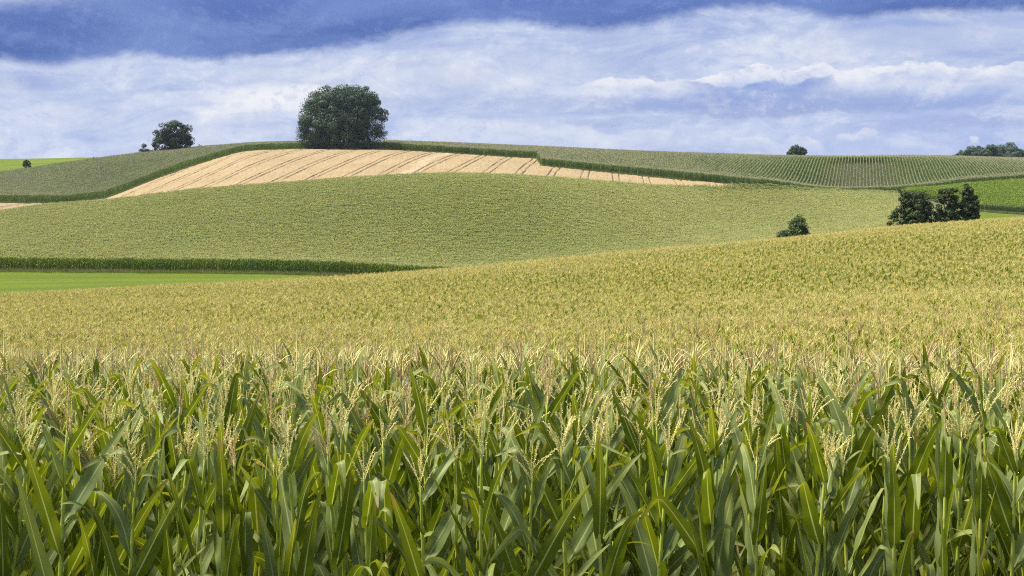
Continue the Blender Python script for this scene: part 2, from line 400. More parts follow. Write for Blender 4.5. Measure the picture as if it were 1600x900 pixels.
def tassel_into(mb, base, lean, n, hi=True, spike=False, mi=0, rr=rnd, thick=1.0):
    """a corn tassel: one central spike and thin arching side branches set with spikelets"""
    b = np.array(base, float)
    def branch(p0, az, a0, L, droop, r):
        seg = (int(L / .011) if hi else 3); pos = p0.copy(); pts = [pos.copy()]
        for i in range(seg):
            a = a0 + droop * ((i + 1) / seg) ** 1.4
            d = np.array((math.sin(a) * math.cos(az) + lean[0], math.sin(a) * math.sin(az) + lean[1], math.cos(a))); d /= np.linalg.norm(d)
            pos = pos + d * L / seg; pts.append(pos.copy())
        if hi:
            mb.tube(pts[::3] + ([pts[-1]] if seg % 3 else []), [r * .55] * (len(pts[::3]) + (1 if seg % 3 else 0)), 3, mi, False)
            for i in range(3, len(pts)):
                d = pts[i] - pts[i - 1]; d /= np.linalg.norm(d)
                for k in range(2 if spike or L < .3 else 2):
                    if rr.random() < .12: continue
                    th = rr.uniform(0, 6.28); a = np.cross(d, (0.3, .2, 1)); a /= np.linalg.norm(a); c = np.cross(d, a)
                    o = math.cos(th) * a + math.sin(th) * c; s = np.cross(d, o)
                    l_ = rr.uniform(.009, .013); ww = rr.uniform(.0022, .0036) * thick
                    p = pts[i] + o * r * .4; tip = p + (d * .8 + o * .55) * l_; mid = p + (d * .45 + o * .4) * l_
                    bb = len(mb.v)
                    mb.v.extend([tuple(p), tuple(mid + s * ww), tuple(tip), tuple(mid - s * ww), tuple(mid + o * ww)])
                    mb.face((bb, bb + 1, bb + 4), mi=mi); mb.face((bb + 1, bb + 2, bb + 4), mi=mi); mb.face((bb + 2, bb + 3, bb + 4), mi=mi); mb.face((bb + 3, bb, bb + 4), mi=mi)
        else:
            mb.tube(pts, [r * thick] * (len(pts) - 1) + [r * .4 * thick], 3, mi, False)
    branch(b, rr.uniform(0, 6.28), R(rr.uniform(0, 4)), rr.uniform(.34, .44) if spike else rr.uniform(.27, .36), R(rr.uniform(0, 6)), .005 if not spike else .0065)
    if spike: n = rr.randint(1, 3)
    for i in range(n):
        z = .01 + .10 * i / max(1, n)
        branch(b + np.array((0, 0, z)), rr.uniform(0, 6.28), R(rr.uniform(8, 20) if spike else rr.uniform(10, 36)), rr.uniform(.18, .28) * (1.1 - .4 * i / max(n, 1)), R(rr.uniform(-6, 45)), .0042)

def plant_spec(rr, tall):
    """node heights, leaf settings and the stalk line of one corn plant"""
    n = 9; lean = (rr.uniform(-.035, .035), rr.uniform(-.035, .035))
    zs = [.53 + .188 * i for i in range(n)]
    az = rr.uniform(0, 6.28)
    return n, lean, zs, az

def stalk_pts(lean, H):
    return [np.array((lean[0] * z * z / 2.2, lean[1] * z * z / 2.2, z)) for z in H]

# twelve kinds of corn plant with a mesh per part, seen close up
def make_plant(k):
    rr = random.Random(100 + k)
    spike = k in (3, 9)
    n, lean, zs, az0 = plant_spec(rr, k)
    hs = [0, .15, .33, .5]
    for z in zs: hs += [z - .012, z, z + .02, z + .12]
    hs += [2.3]
    sp = stalk_pts(lean, hs)
    mb = MB(); rad = []
    for h in hs:                                   # thicker at each node and where the sheath wraps the stalk above it
        over = min([h - z for z in zs if h >= z - .003] or [9])
        rad.append((.0160 - .0040 * h) + (.0034 if over < .003 else .0024 if over < .03 else .0012 if over < .14 else 0))
    rad[-1] = .0032
    mb.tube(sp, rad, 8)
    st = mb.mesh('corn_stalk', [M['stalk']])
    leaves = []
    for i, z in enumerate(zs):
        lb = MB()
        f = i / (n - 1)
        L = (.86 if f < .5 else .86 - .40 * (f - .5) * 2) * rr.uniform(.88, 1.1)
        Wd = (.128 if f < .7 else .128 - .035 * (f - .7) / .3) * rr.uniform(.88, 1.12)
        a0 = R(rr.uniform(14, 34)); bend = R(rr.uniform(0, 28) if rr.random() < .72 else rr.uniform(50, 110)); p = rr.uniform(1.8, 4.0)
        kink = (rr.uniform(.55, .88), R(rr.uniform(80, 130))) if rr.random() < .30 else None
        if kink: bend *= .3
        zb = z + .10; b = stalk_pts(lean, [zb])[0]
        leaf_into(lb, b, az0 + math.pi * i + rr.uniform(-.45, .45), L, Wd, a0, bend, p, 22, 4, R(rr.uniform(-45, 45)), kink, side=rr.uniform(-.2, .2), fold=.26, rr=rr, roll=R(rr.choice((-1, 1)) * rr.uniform(15, 75)))
        leaves.append(lb.mesh('corn_leaf', [M['leaf']]))
    tb = MB()
    tl = (lean[0] + rr.uniform(-.06, .06), lean[1] + rr.uniform(-.06, .06))
    tassel_into(tb, stalk_pts(lean, [2.2])[0], tl, rr.randint(4, 8), True, spike, rr=rr)
    brown = k in (3, 6, 9)
    ta = tb.mesh('corn_tassel', [M['tassel_brown' if brown else 'tassel_pale']])
    return dict(stalk=st, leaves=leaves, tassel=ta, brown=brown, spike=spike)
NK = 12
kinds = [make_plant(k) for k in range(NK)]

def build_plant_root(k):
    root = bpy.data.objects.new('corn_plant', None); sc.collection.objects.link(root); root.empty_display_size = .1
    link('stalk', kinds[k]['stalk'], root); link('tassel', kinds[k]['tassel'], root)
    for me in kinds[k]['leaves']: link('leaf', me, root)
    return root
def copy_tree(o, parent=None):
    c = o.copy(); sc.collection.objects.link(c); c.parent = parent
    for ch in o.children: copy_tree(ch, c)
    return c

# ---------------- the nearest 300 plants, one object each, in rows parallel to the field's edge
rows = []; Y = 8.0; cnt = 0
ALLN = 300
while cnt < ALLN:
    half = .36 * Y + .10
    row = []; x = -half + rnd.uniform(0, .1)
    while x < half:
        row.append(x); x += rnd.uniform(.15, .27)
    row = row[:max(0, ALLN - cnt)] if cnt + len(row) > ALLN else row
    rows.append((Y, row)); cnt += len(row); Y += .58
LASTY = rows[-1][0]
full = int(len(rows[-1][1]))
pos = {}
ordw = ['first', 'second', 'third', 'fourth', 'fifth', 'sixth', 'seventh', 'eighth', 'ninth', 'tenth']
tens = {2: 'twent', 3: 'thirt', 4: 'fort', 5: 'fift', 6: 'sixt'}
teens = ['eleventh', 'twelfth', 'thirteenth', 'fourteenth', 'fifteenth', 'sixteenth', 'seventeenth', 'eighteenth', 'nineteenth']
def ordinal(i):
    if i <= 10: return ordw[i - 1]
    if i < 20: return teens[i - 11]
    t, u = divmod(i, 10)
    return tens[t] + ('ieth' if u == 0 else 'y-' + ordw[u - 1])
protos = {}
near_xy = []
for ri, (Y, row) in enumerate(rows):
    for j, x in enumerate(row):
        k = rnd.randrange(NK)
        if k in (3, 9) and rnd.random() < .35: k = rnd.choice((0, 1, 2, 4, 5, 7, 8))
        if k not in protos:
            o = protos[k] = build_plant_root(k)
        else: o = copy_tree(protos[k])
        yy = Y + rnd.uniform(-.12, .12)
        s = rnd.uniform(.90, 1.02) if ri else rnd.uniform(.89, .99)
        if kinds[k]['spike']: s *= 1.035
        o.location = (x, yy, gz(x, yy) - .01); o.scale = (s, s, s); o.rotation_euler = (R(rnd.uniform(-3, 3)), R(rnd.uniform(-3, 3)), rnd.uniform(0, 6.28))
        look = ('tall corn plant with a single upright red-brown spike' if kinds[k]['spike'] else
                'corn plant with a brown branched tassel' if kinds[k]['brown'] else 'corn plant with a pale yellow branched tassel')
        rowname = 'frontmost row' if ri == 0 else ordinal(ri + 1) + ' row'
        o['label'] = f'{look}, {ordinal(j + 1)} from left in {rowname}'
        o['category'] = 'corn plant'; o['group'] = 'corn plants along the near edge of the field'
        near_xy.append((x, yy))
bpy.context.view_layer.update()

# ------------------------------------------------------------------ crops as geometry-node stuff
def instancer(name, protos_, P, rot, scale, idx, label=None, cat='corn field'):
    col = bpy.data.collections.new(name + '_kinds')
    for o in protos_: col.objects.link(o)
    me = bpy.data.meshes.new(name); me.vertices.add(len(P)); me.vertices.foreach_set('co', np.asarray(P, 'f').ravel())
    a = me.attributes.new('rot', 'FLOAT_VECTOR', 'POINT'); a.data.foreach_set('vector', np.asarray(rot, 'f').ravel())
    a = me.attributes.new('scl', 'FLOAT_VECTOR', 'POINT'); a.data.foreach_set('vector', np.asarray(scale, 'f').ravel())
    a = me.attributes.new('idx', 'INT', 'POINT'); a.data.foreach_set('value', np.asarray(idx, 'i'))
    ob = link(name, me, kind='stuff', category=cat)
    if label: ob['label'] = label
    g = bpy.data.node_groups.new(name, 'GeometryNodeTree')
    g.interface.new_socket('Geometry', in_out='INPUT', socket_type='NodeSocketGeometry')
    g.interface.new_socket('Geometry', in_out='OUTPUT', socket_type='NodeSocketGeometry')
    N, Lk = g.nodes, g.links
    gi, go = N.new('NodeGroupInput'), N.new('NodeGroupOutput')
    ci = N.new('GeometryNodeCollectionInfo'); ci.inputs['Collection'].default_value = col; ci.inputs['Separate Children'].default_value = True; ci.inputs['Reset Children'].default_value = True
    ip = N.new('GeometryNodeInstanceOnPoints'); ip.inputs['Pick Instance'].default_value = True
    def na(nm, ty):
        n = N.new('GeometryNodeInputNamedAttribute'); n.data_type = ty; n.inputs[0].default_value = nm; return n.outputs[0]
    e = N.new('FunctionNodeEulerToRotation'); Lk.new(na('rot', 'FLOAT_VECTOR'), e.inputs[0])
    Lk.new(gi.outputs[0], ip.inputs['Points']); Lk.new(ci.outputs[0], ip.inputs['Instance'])
    Lk.new(na('idx', 'INT'), ip.inputs['Instance Index']); Lk.new(e.outputs[0], ip.inputs['Rotation']); Lk.new(na('scl', 'FLOAT_VECTOR'), ip.inputs['Scale'])
    Lk.new(ip.outputs[0], go.inputs[0])
    ob.modifiers.new('plants', 'NODES').node_group = g
    return ob
pn = [0]
def proto(me):
    pn[0] += 1
    return bpy.data.objects.new('crop_kind_%04d' % pn[0], me)

def lod_plant(mb, rr, ox, oy, seg, leafn, spread=1.0, tn=7, thick=1.6, tass=True, H=1.0, azbias=None, wd=1.0, cross=2):
    n = leafn; az0 = rr.uniform(0, 6.28) if azbias is None else azbias + rr.uniform(-.5, .5)
    mb.tube([(ox, oy, .2), (ox, oy, 2.22 * H)], [.013, .006], 3, 2, False)
    for i in range(n):
        f = i / (n - 1); z = (.6 + 1.3 * f) * H
        L = (.84 - .28 * max(0, f - .4) / .6) * rr.uniform(.85, 1.1) * spread
        kink = (rr.uniform(.5, .8), R(rr.uniform(60, 110))) if rr.random() < .25 else None
        leaf_into(mb, (ox, oy, z), az0 + math.pi * i + rr.uniform(-.5, .5), L, .10 * wd, R(rr.uniform(12, 30)), R(rr.uniform(15, 95)) * (.4 if kink else 1), rr.uniform(1.6, 3), seg, cross, R(rr.uniform(-70, 70)), kink, 0, rr.uniform(-.3, .3), 0, .35, rr)
    if tass: tassel_into(mb, (ox, oy, 2.17 * H), (rr.uniform(-.1, .1), rr.uniform(-.1, .1)), tn, False, rr.random() < .12, 1, rr, thick)

def kinds_single(n, mats, seed, **kw):
    out = []
    for k in range(n):
        mb = MB(); rr = random.Random(seed + k); lod_plant(mb, rr, 0, 0, **kw); out.append(proto(mb.mesh('corn', mats)))
    return out
def kinds_row(n, mats, seed, length=1.5, per=9, **kw):
    out = []
    for k in range(n):
        mb = MB(); rr = random.Random(seed + k)
        for i in range(per):
            lod_plant(mb, rr, (i + rr.uniform(.2, .8)) / per * length - length / 2, rr.uniform(-.06, .06), H=rr.uniform(.93, 1.05), **kw)
        out.append(proto(mb.mesh('corn_row', mats)))
    return out

def near_field():
    mats = [M['leaf_near'], M['tassel_near'], M['stalk']]
    mats0 = [M['leaf'], M['tassel_pale'], M['stalk']]
    matsb = [M['leaf_near'], M['tassel_brown'], M['stalk']]
    ka = kinds_single(7, mats0, 500, seg=10, leafn=9, tn=5, thick=1.05, cross=2) + kinds_single(2, [M['leaf'], M['tassel_brown'], M['stalk']], 540, seg=10, leafn=9, tn=5, thick=1.1)
    kb = kinds_single(8, mats, 600, seg=5, leafn=8, tn=7, thick=1.4, cross=1) + kinds_single(1, matsb, 640, seg=5, leafn=7, tn=8, thick=1.5, cross=1)
    kc = kinds_single(8, mats, 700, seg=4, leafn=8, tn=7, thick=1.8, cross=1)
    P = []; idx = []; Y = 8.0; ri = 0
    while Y < 172:
        pxs = (-260, 1860); sp = .17 if Y < 60 else .2
        x0, x1 = (pxs[0] - 800) / F * Y - 2.0, (pxs[1] - 800) / F * Y + 2.0
        x = np.arange(x0, x1, sp) + rng.uniform(-.06, .06, len(np.arange(x0, x1, sp)))
        if ri < len(rows):
            r_ = rows[ri][1]; lo_, hi_ = r_[0] - .12, r_[-1] + .12
            x = x[(x < lo_) | (x > hi_)]
            yy = Y + rng.uniform(-.12, .12, len(x))
        else: yy = Y + rng.uniform(-.25, .25, len(x))
        yd = atc(YD, 800 + F * x / Y) + 14
        ok = yy < yd; x, yy = x[ok], yy[ok]
        P.append(np.stack([x, yy], 1))
        n = len(x)
        if Y < 24: i_ = rng.integers(0, 9, n)
        elif Y < 60: i_ = 9 + rng.integers(0, 9, n)
        else: i_ = 18 + rng.integers(0, 8, n)
        idx.append(i_)
        ri += 1; Y += .58 if ri < 40 else .68
    P = np.concatenate(P); idx = np.concatenate(idx)
    z = ground(P[:, 0], P[:, 1])
    n = len(P); s = rng.uniform(.88, 1.05, n)
    s *= 1 + .05 * np.sin(P[:, 0] * .11 + P[:, 1] * .07) * np.sin(P[:, 1] * .13)
    rot = np.stack([rng.uniform(-.06, .06, n), rng.uniform(-.06, .06, n), rng.uniform(0, 6.28, n)], 1)
    instancer('corn_field', ka + kb + kc, np.stack([P[:, 0], P[:, 1], z - .01], 1), rot, np.stack([s, s, s], 1), idx,
              'ripe corn field with golden tassels filling the near slope behind the front plants')
    print('near field', n)
near_field()

def row_field(name, kinds_, poly, direc, spacing, length, label, jitter=.1, edge_dir=None, zs=(1.04, 1.16), seed=1, wob=0.0):
    poly = [W(*p) for p in poly]
    r = np.random.default_rng(seed)
    d = np.array(direc, float); d /= np.linalg.norm(d); e = np.array((d[1], -d[0]))
    pa = np.array(poly); s_ = pa @ d; t_ = pa @ e
    S, T = np.meshgrid(np.arange(s_.min(), s_.max(), length), np.arange(t_.min(), t_.max(), spacing))
    S = S + r.uniform(0, length, (S.shape[0], 1))
    T = T + r.normal(0, jitter, T.shape) + wob * np.sin(S * .05)
    S, T = S.ravel(), T.ravel()
    X = S * d[0] + T * e[0]; Y = S * d[1] + T * e[1]
    ok = inside(X, Y, poly); X, Y = X[ok], Y[ok]
    z = ground(X, Y); z2 = ground(X + d[0] * length, Y + d[1] * length)
    th = math.atan2(d[1], d[0]); n = len(X)
    flip = r.random(n) < .5
    pit = -np.arctan2(z2 - z, length)
    rot = np.stack([np.zeros(n), np.where(flip, -pit, pit), np.where(flip, th + math.pi, th)], 1)
    h = r.uniform(*zs, n) * (1 + .04 * np.sin(X * .09) * np.sin(Y * .07))
    ob = instancer(name, kinds_, np.stack([X, Y, z], 1), rot, np.stack([np.ones(n), np.ones(n), h], 1), r.integers(0, len(kinds_), n), label)
    print(name, n)
    return ob

km = kinds_row(10, [M['leaf_mid'], M['tassel_mid'], M['stalk']], 800, seg=4, leafn=7, tn=8, thick=2.6, cross=1, wd=1.25)
xs = list(range(-300, 1441, 60))
polyM = [(x, 223) for x in range(-300, 1441, 60)] + [(1440, 250), (1420, 330), (1402, 396)] + [(x, float(atc(YG, x)) + 5) for x in range(1400, -301, -50)]
row_field('corn_field', km, polyM, (1, .06), .78, 1.5, 'olive green corn field on the middle hill above the meadow', .07, zs=(1.03, 1.13), seed=3)
kh_ = kinds_row(10, [M['leaf_hill'], M['tassel_hill'], M['stalk']], 900, seg=4, leafn=6, tn=6, thick=2.6, cross=1, wd=1.25)
lx = [-300, -150, 0, 60, 110, 165, 205, 250, 300, 340, 380, 425, 470, 530, 598]
polyL = [(x, float(atc(YI, x))) for x in lx] + [(598, 600), (470, 590), (380, 570), (320, 555), (220, 532), (150, 520), (0, 503), (-300, 500)]
row_field('corn_field', kh_, polyL, (.9, .45), .8, 1.5, 'grey-green corn field on the left shoulder of the hill', .08, seed=4)
knr = kinds_row(12, [M['leaf_hill'], M['tassel_hill'], M['stalk']], 1000, per=12, seg=4, leafn=7, tn=3, thick=2.4, cross=1, wd=1.2, spread=.66, azbias=0.0)
RD = (.2475, 1)
edgeR = [(600, 498), (700, 491), (840, 481), (845, 437), (1000, 420), (1170, 403), (1182, 401), (1187, 412), (1290, 412), (1400, 412), (1450, 424), (1500, 442), (1600, 459), (1900, 475)]
polyR = edgeR + [(1900, 580), (1500, 572), (1200, 565), (1000, 575), (800, 585), (600, 600)]
def shift(pts, dy): return [(x, y + dy) for x, y in pts]
row_field('corn_field', knr, shift(edgeR, 7) + polyR[len(edgeR):], RD, 1.05, 1.5, 'corn field in straight rows climbing the right hill', .03, zs=(1.15, 1.21), seed=5)
row_field('corn_headland', kh_, [(x, float(atc(YJ, x)) + 6) for x in range(600, 1901, 50)] + [(x, float(atc(YJ, x)) + 26) for x in range(1900, 599, -50)], (1, .02), .8, 1.5, 'strip of corn along the skyline at the top of the right hill field', .08, seed=9)
row_field('corn_headland', kh_, edgeR + shift(edgeR, 7.5)[::-1], (1, -.18), .75, 1.5, 'strip of corn rows along the lower edge of the right hill field', .08, zs=(1.14, 1.3), seed=6)
kb_ = kinds_row(8, [M['leaf_bright'], M['tassel_hill'], M['stalk']], 1100, seg=4, leafn=7, tn=5, cross=1, wd=1.3, tass=False)
kd_ = kinds_row(8, [M['leaf_hill'], M['tassel_hill'], M['stalk']], 1200, per=11, seg=4, leafn=8, tn=5, cross=1, wd=1.3, tass=False)  # darker leaves put the shade of the bright crop's front wall into colour
row_field('corn_headland', kd_, [(1496, 399), (1900, 399), (1900, 402.6), (1496, 402.6)], (1, 0), .7, 1.5, 'dark-leaved corn strip painting the shaded front of the bright crop at the far right', .08, zs=(.98, 1.06), seed=8)
polyB = [(1500, 403), (1560, 403), (1900, 403), (1900, 473), (1600, 457), (1500, 440), (1450, 422), (1406, 404)]
row_field('green_crop', kb_, polyB, (1, 0), .7, 1.5, 'bright green leafy crop on the right slope behind the dark trees', .1, zs=(.86, .96), seed=7)


# ------------------------------------------------------------------ ground sheets
def grid_mesh(name, xs, ys, zf, m, mask=None, attr=None):
    X, Y = np.meshgrid(xs, ys); Z = zf(X.ravel(), Y.ravel())
    nx, ny = len(xs), len(ys)
    v = np.stack([X.ravel(), Y.ravel(), Z], 1)
    i, j = np.meshgrid(np.arange(nx - 1), np.arange(ny - 1)); o = (j * nx + i).ravel()
    f = np.stack([o, o + 1, o + nx + 1, o + nx], 1)
    if mask is not None:
        cx = X.ravel()[f].mean(1); cy = Y.ravel()[f].mean(1); f = f[mask(cx, cy)]
        used = np.unique(f); rm = np.full(len(v), -1); rm[used] = np.arange(len(used)); v = v[used]; f = rm[f]
    me = bpy.data.meshes.new(name); me.from_pydata(v.tolist(), [], f.tolist()); me.materials.append(m)
    me.polygons.foreach_set('use_smooth', [True] * len(f)); me.update()
    return me

def soil(t):
    pos = t.n('ShaderNodeNewGeometry').outputs['Position']
    n1 = t.noise(pos, .15, 5).outputs[0]; n2 = t.noise(pos, 4, 5).outputs[0]
    c = t.mix(t.ss(n1, .35, .65), (.10, .13, .035), (.13, .10, .055)); c = t.mix(t.ss(n2, .4, .6), c, (.07, .085, .03))
    bs = t.n('ShaderNodeBsdfPrincipled', {'Base Color': c, 'Roughness': .95, 'Normal': t.n('ShaderNodeBump', {'Height': n2, 'Strength': .5, 'Distance': .08}).outputs[0]})
    t.n('ShaderNodeOutputMaterial', {0: bs.outputs[0]})
def grass(c1, c2, c3):
    def fn(t):
        pos = t.n('ShaderNodeNewGeometry').outputs['Position']
        s = t.n('ShaderNodeSeparateXYZ', {0: pos})
        n1 = t.noise(t.xyz(t.m('MULTIPLY', s.outputs[0], .02), t.m('MULTIPLY', s.outputs[1], .22)), 1.0, 5).outputs[0]
        n2 = t.noise(pos, 1.4, 6, .7).outputs[0]; n3 = t.noise(pos, 9, 4, .7).outputs[0]
        c = t.mix(t.ss(n1, .38, .62), c1, c2); c = t.mix(t.m('MULTIPLY', t.ss(n2, .45, .7), .6), c, c3)
        h = t.m('ADD', n2, n3)
        bs = t.n('ShaderNodeBsdfPrincipled', {'Base Color': c, 'Roughness': .9, 'Normal': t.n('ShaderNodeBump', {'Height': h, 'Strength': .8, 'Distance': .25}).outputs[0]})
        bs.inputs['Specular IOR Level'].default_value = .1
        t.n('ShaderNodeOutputMaterial', {0: bs.outputs[0]})
    return fn
M['soil'] = mat('soil', soil)
M['meadow'] = mat('meadow', grass((.082, .118, .008), (.112, .150, .010), (.062, .094, .008)))
ys = np.concatenate([np.arange(-400, 0, 40), np.arange(0, 700, 2.5), np.arange(700, 1500, 20), np.geomspace(1500, 8900, 20)])
xs = np.concatenate([-np.geomspace(420, 7000, 16)[::-1], np.arange(-400, 401, 4), np.geomspace(420, 7000, 16)])
link('ground', grid_mesh('ground', xs, ys, ground, M['soil']), kind='structure', category='ground')

pm = [W(*p) for p in [(-400, 168), (500, 158), (900, 168), (900, 226), (-400, 226)]]
xm = np.arange(-125, 30, 1.5); ym = np.arange(140, 229, 1.0)
link('meadow', grid_mesh('meadow', xm, ym, lambda X, Y: ground(X, Y) + .16, M['meadow'], lambda x, y: inside(x, y, pm)), kind='structure', category='meadow', label='bright green mown meadow below the middle corn field')
pm2 = [W(*p) for p in [(1200, 184), (1900, 190), (1900, 401), (1500, 401), (1445, 320), (1445, 224), (1200, 222)]]
link('meadow', grid_mesh('meadow', np.arange(20, 205, 2), np.arange(180, 400, 2), lambda X, Y: ground(X, Y) + .05, M['meadow'], lambda x, y: inside(x, y, pm2)), kind='structure', category='meadow', label='green grass strip below the bright crop at the right edge')
pm3 = [W(*p) for p in [(-400, 498), (0, 504), (150, 521), (250, 536), (330, 556), (330, 720), (-400, 720)]]
link('meadow', grid_mesh('meadow', np.arange(-400, -90, 3), np.arange(490, 725, 3), lambda X, Y: ground(X, Y) + .08, M['meadow'], lambda x, y: inside(x, y, pm3)), kind='structure', category='meadow', label='light green pasture on the skyline at far left')

# ripe wheat with the paired wheel tracks of the sprayer
TD = np.array((.066, 1.0)); TD /= np.linalg.norm(TD); TE = np.array((TD[1], -TD[0]))
LANE = float((np.array(W(645, 400)) * TE).sum()); TRACK = 8.9; TR0 = 1.5
def wheat_h(X, Y):
    c = X * TE[0] + Y * TE[1]
    c = c + .18 * np.sin((X * TD[0] + Y * TD[1]) * .045 + np.floor((c + TR0) / TRACK) * 1.7)
    u = np.mod(c + TR0, TRACK) - TRACK / 2
    dip = np.exp(-((np.abs(u) - .95) / .18) ** 2)
    n = .05 * np.sin(X * 2.1 + 1.3 * np.sin(Y * 1.7)) * np.sin(Y * 1.9 + X * .6) + .04 * rng.standard_normal(len(X))
    return ground(X, Y) + .36 + n - .4 * dip
def wheat_mat(t):
    pos = t.n('ShaderNodeNewGeometry').outputs['Position']
    s = t.n('ShaderNodeSeparateXYZ', {0: pos}); x, y = s.outputs[0], s.outputs[1]
    al = t.m('ADD', t.m('MULTIPLY', x, TD[0]), t.m('MULTIPLY', y, TD[1]))
    c0 = t.m('ADD', t.m('MULTIPLY', x, TE[0]), t.m('MULTIPLY', y, TE[1]))
    fl = t.m('FLOOR', t.m('MULTIPLY', t.m('ADD', c0, TR0), 1 / TRACK))
    c1 = t.m('ADD', c0, t.m('MULTIPLY', t.m('SINE', t.m('ADD', t.m('MULTIPLY', al, .045), t.m('MULTIPLY', fl, 1.7))), .18))
    md = t.m('SUBTRACT', t.m('FLOORED_MODULO', t.m('ADD', c1, TR0), TRACK), TRACK / 2)
    dd = t.m('ABSOLUTE', t.m('SUBTRACT', t.m('ABSOLUTE', md), .95))
    tr = t.m('SUBTRACT', 1.0, t.ss(dd, .06, .24))
    n1 = t.noise(pos, .05, 4).outputs[0]; n2 = t.noise(pos, 1.2, 6, .7).outputs[0]; n3 = t.noise(pos, 7, 3, .7).outputs[0]
    st = t.noise(t.xyz(t.m('MULTIPLY', c0, .5), t.m('MULTIPLY', al, .02)), 1.0, 4).outputs[0]
    c = t.mix(t.ss(n1, .35, .65), (.268, .201, .108), (.298, .225, .124))
    c = t.mix(t.m('MULTIPLY', t.ss(st, .4, .65), .35), c, (.25, .185, .10))
    c = t.mix(t.m('MULTIPLY', t.ss(n2, .45, .68), .45), c, (.23, .17, .09))
    # one broad lodged lane, paler than the standing ears
    lane = t.m('ABSOLUTE', t.m('SUBTRACT', t.m('ADD', c0, t.m('MULTIPLY', t.m('SINE', t.m('MULTIPLY', al, .06)), 1.2)), LANE))
    c = t.mix(t.m('MULTIPLY', t.m('SUBTRACT', 1.0, t.ss(lane, .6, 2.6)), .5), c, (.37, .30, .20))
    c = t.mix(t.m('MULTIPLY', tr, .44), c, (.13, .09, .045))
    h = t.m('ADD', n2, t.m('MULTIPLY', n3, .6))
    bs = t.n('ShaderNodeBsdfPrincipled', {'Base Color': c, 'Roughness': .85, 'Normal': t.n('ShaderNodeBump', {'Height': h, 'Strength': .7, 'Distance': .2}).outputs[0]})
    bs.inputs['Specular IOR Level'].default_value = .1
    t.n('ShaderNodeOutputMaterial', {0: bs.outputs[0]})
M['wheat'] = mat('ripe_wheat', wheat_mat)
wx = [-300, -150, 0, 60, 110, 165, 205, 250, 300, 340, 380, 425, 470, 530, 600]
pw = [W(x, float(atc(YI, x)) - .8) for x in wx] + [W(x, y - .8) for x, y in [(600, 498), (700, 491), (840, 481), (845, 437), (1000, 420), (1170, 403), (1185, 400)]] + \
     [W(x, float(atc(YG, x)) + 6) for x in range(1180, -301, -40)]
# laid out in a grid turned along the tracks so that the furrows stay crisp
def wheat_mesh():
    pa = np.array(pw); s_ = pa @ TD; t_ = pa @ TE
    ss = np.arange(s_.min(), s_.max(), 1.2); ts = np.arange(t_.min(), t_.max(), .3)
    T, S = np.meshgrid(ts, ss); X = (S * TD[0] + T * TE[0]).ravel(); Y = (S * TD[1] + T * TE[1]).ravel()
    nx, ny = len(ts), len(ss)
    i, j = np.meshgrid(np.arange(nx - 1), np.arange(ny - 1)); o = (j * nx + i).ravel()
    f = np.stack([o, o + 1, o + nx + 1, o + nx], 1)
    f = f[inside(X[f].mean(1), Y[f].mean(1), pw)]
    used = np.unique(f); rm = np.full(len(X), -1); rm[used] = np.arange(len(used)); X, Y = X[used], Y[used]; f = rm[f]
    v = np.stack([X, Y, wheat_h(X, Y)], 1)
    # skirt: straw wall round the edge of the standing crop
    e = np.concatenate([f[:, [0, 1]], f[:, [1, 2]], f[:, [2, 3]], f[:, [3, 0]]])
    key = np.sort(e, 1); _, inv, c = np.unique(key[:, 0] * 10 ** 7 + key[:, 1], return_inverse=True, return_counts=True)
    be = e[c[inv] == 1]; bv = np.unique(be); m2 = {int(a): len(v) + i for i, a in enumerate(bv)}
    low = v[bv].copy(); low[:, 2] = ground(low[:, 0], low[:, 1]) - .05
    sk = [(int(b), int(a), m2[int(a)], m2[int(b)]) for a, b in be]
    v = np.concatenate([v, low])
    me = bpy.data.meshes.new('wheat_field'); me.from_pydata(v.tolist(), [], f.tolist() + sk); me.materials.append(M['wheat']); me.update()
    return me
link('wheat_field', wheat_mesh(), kind='stuff', category='wheat field', label='ripe golden wheat field striped with paired wheel tracks below the round tree')


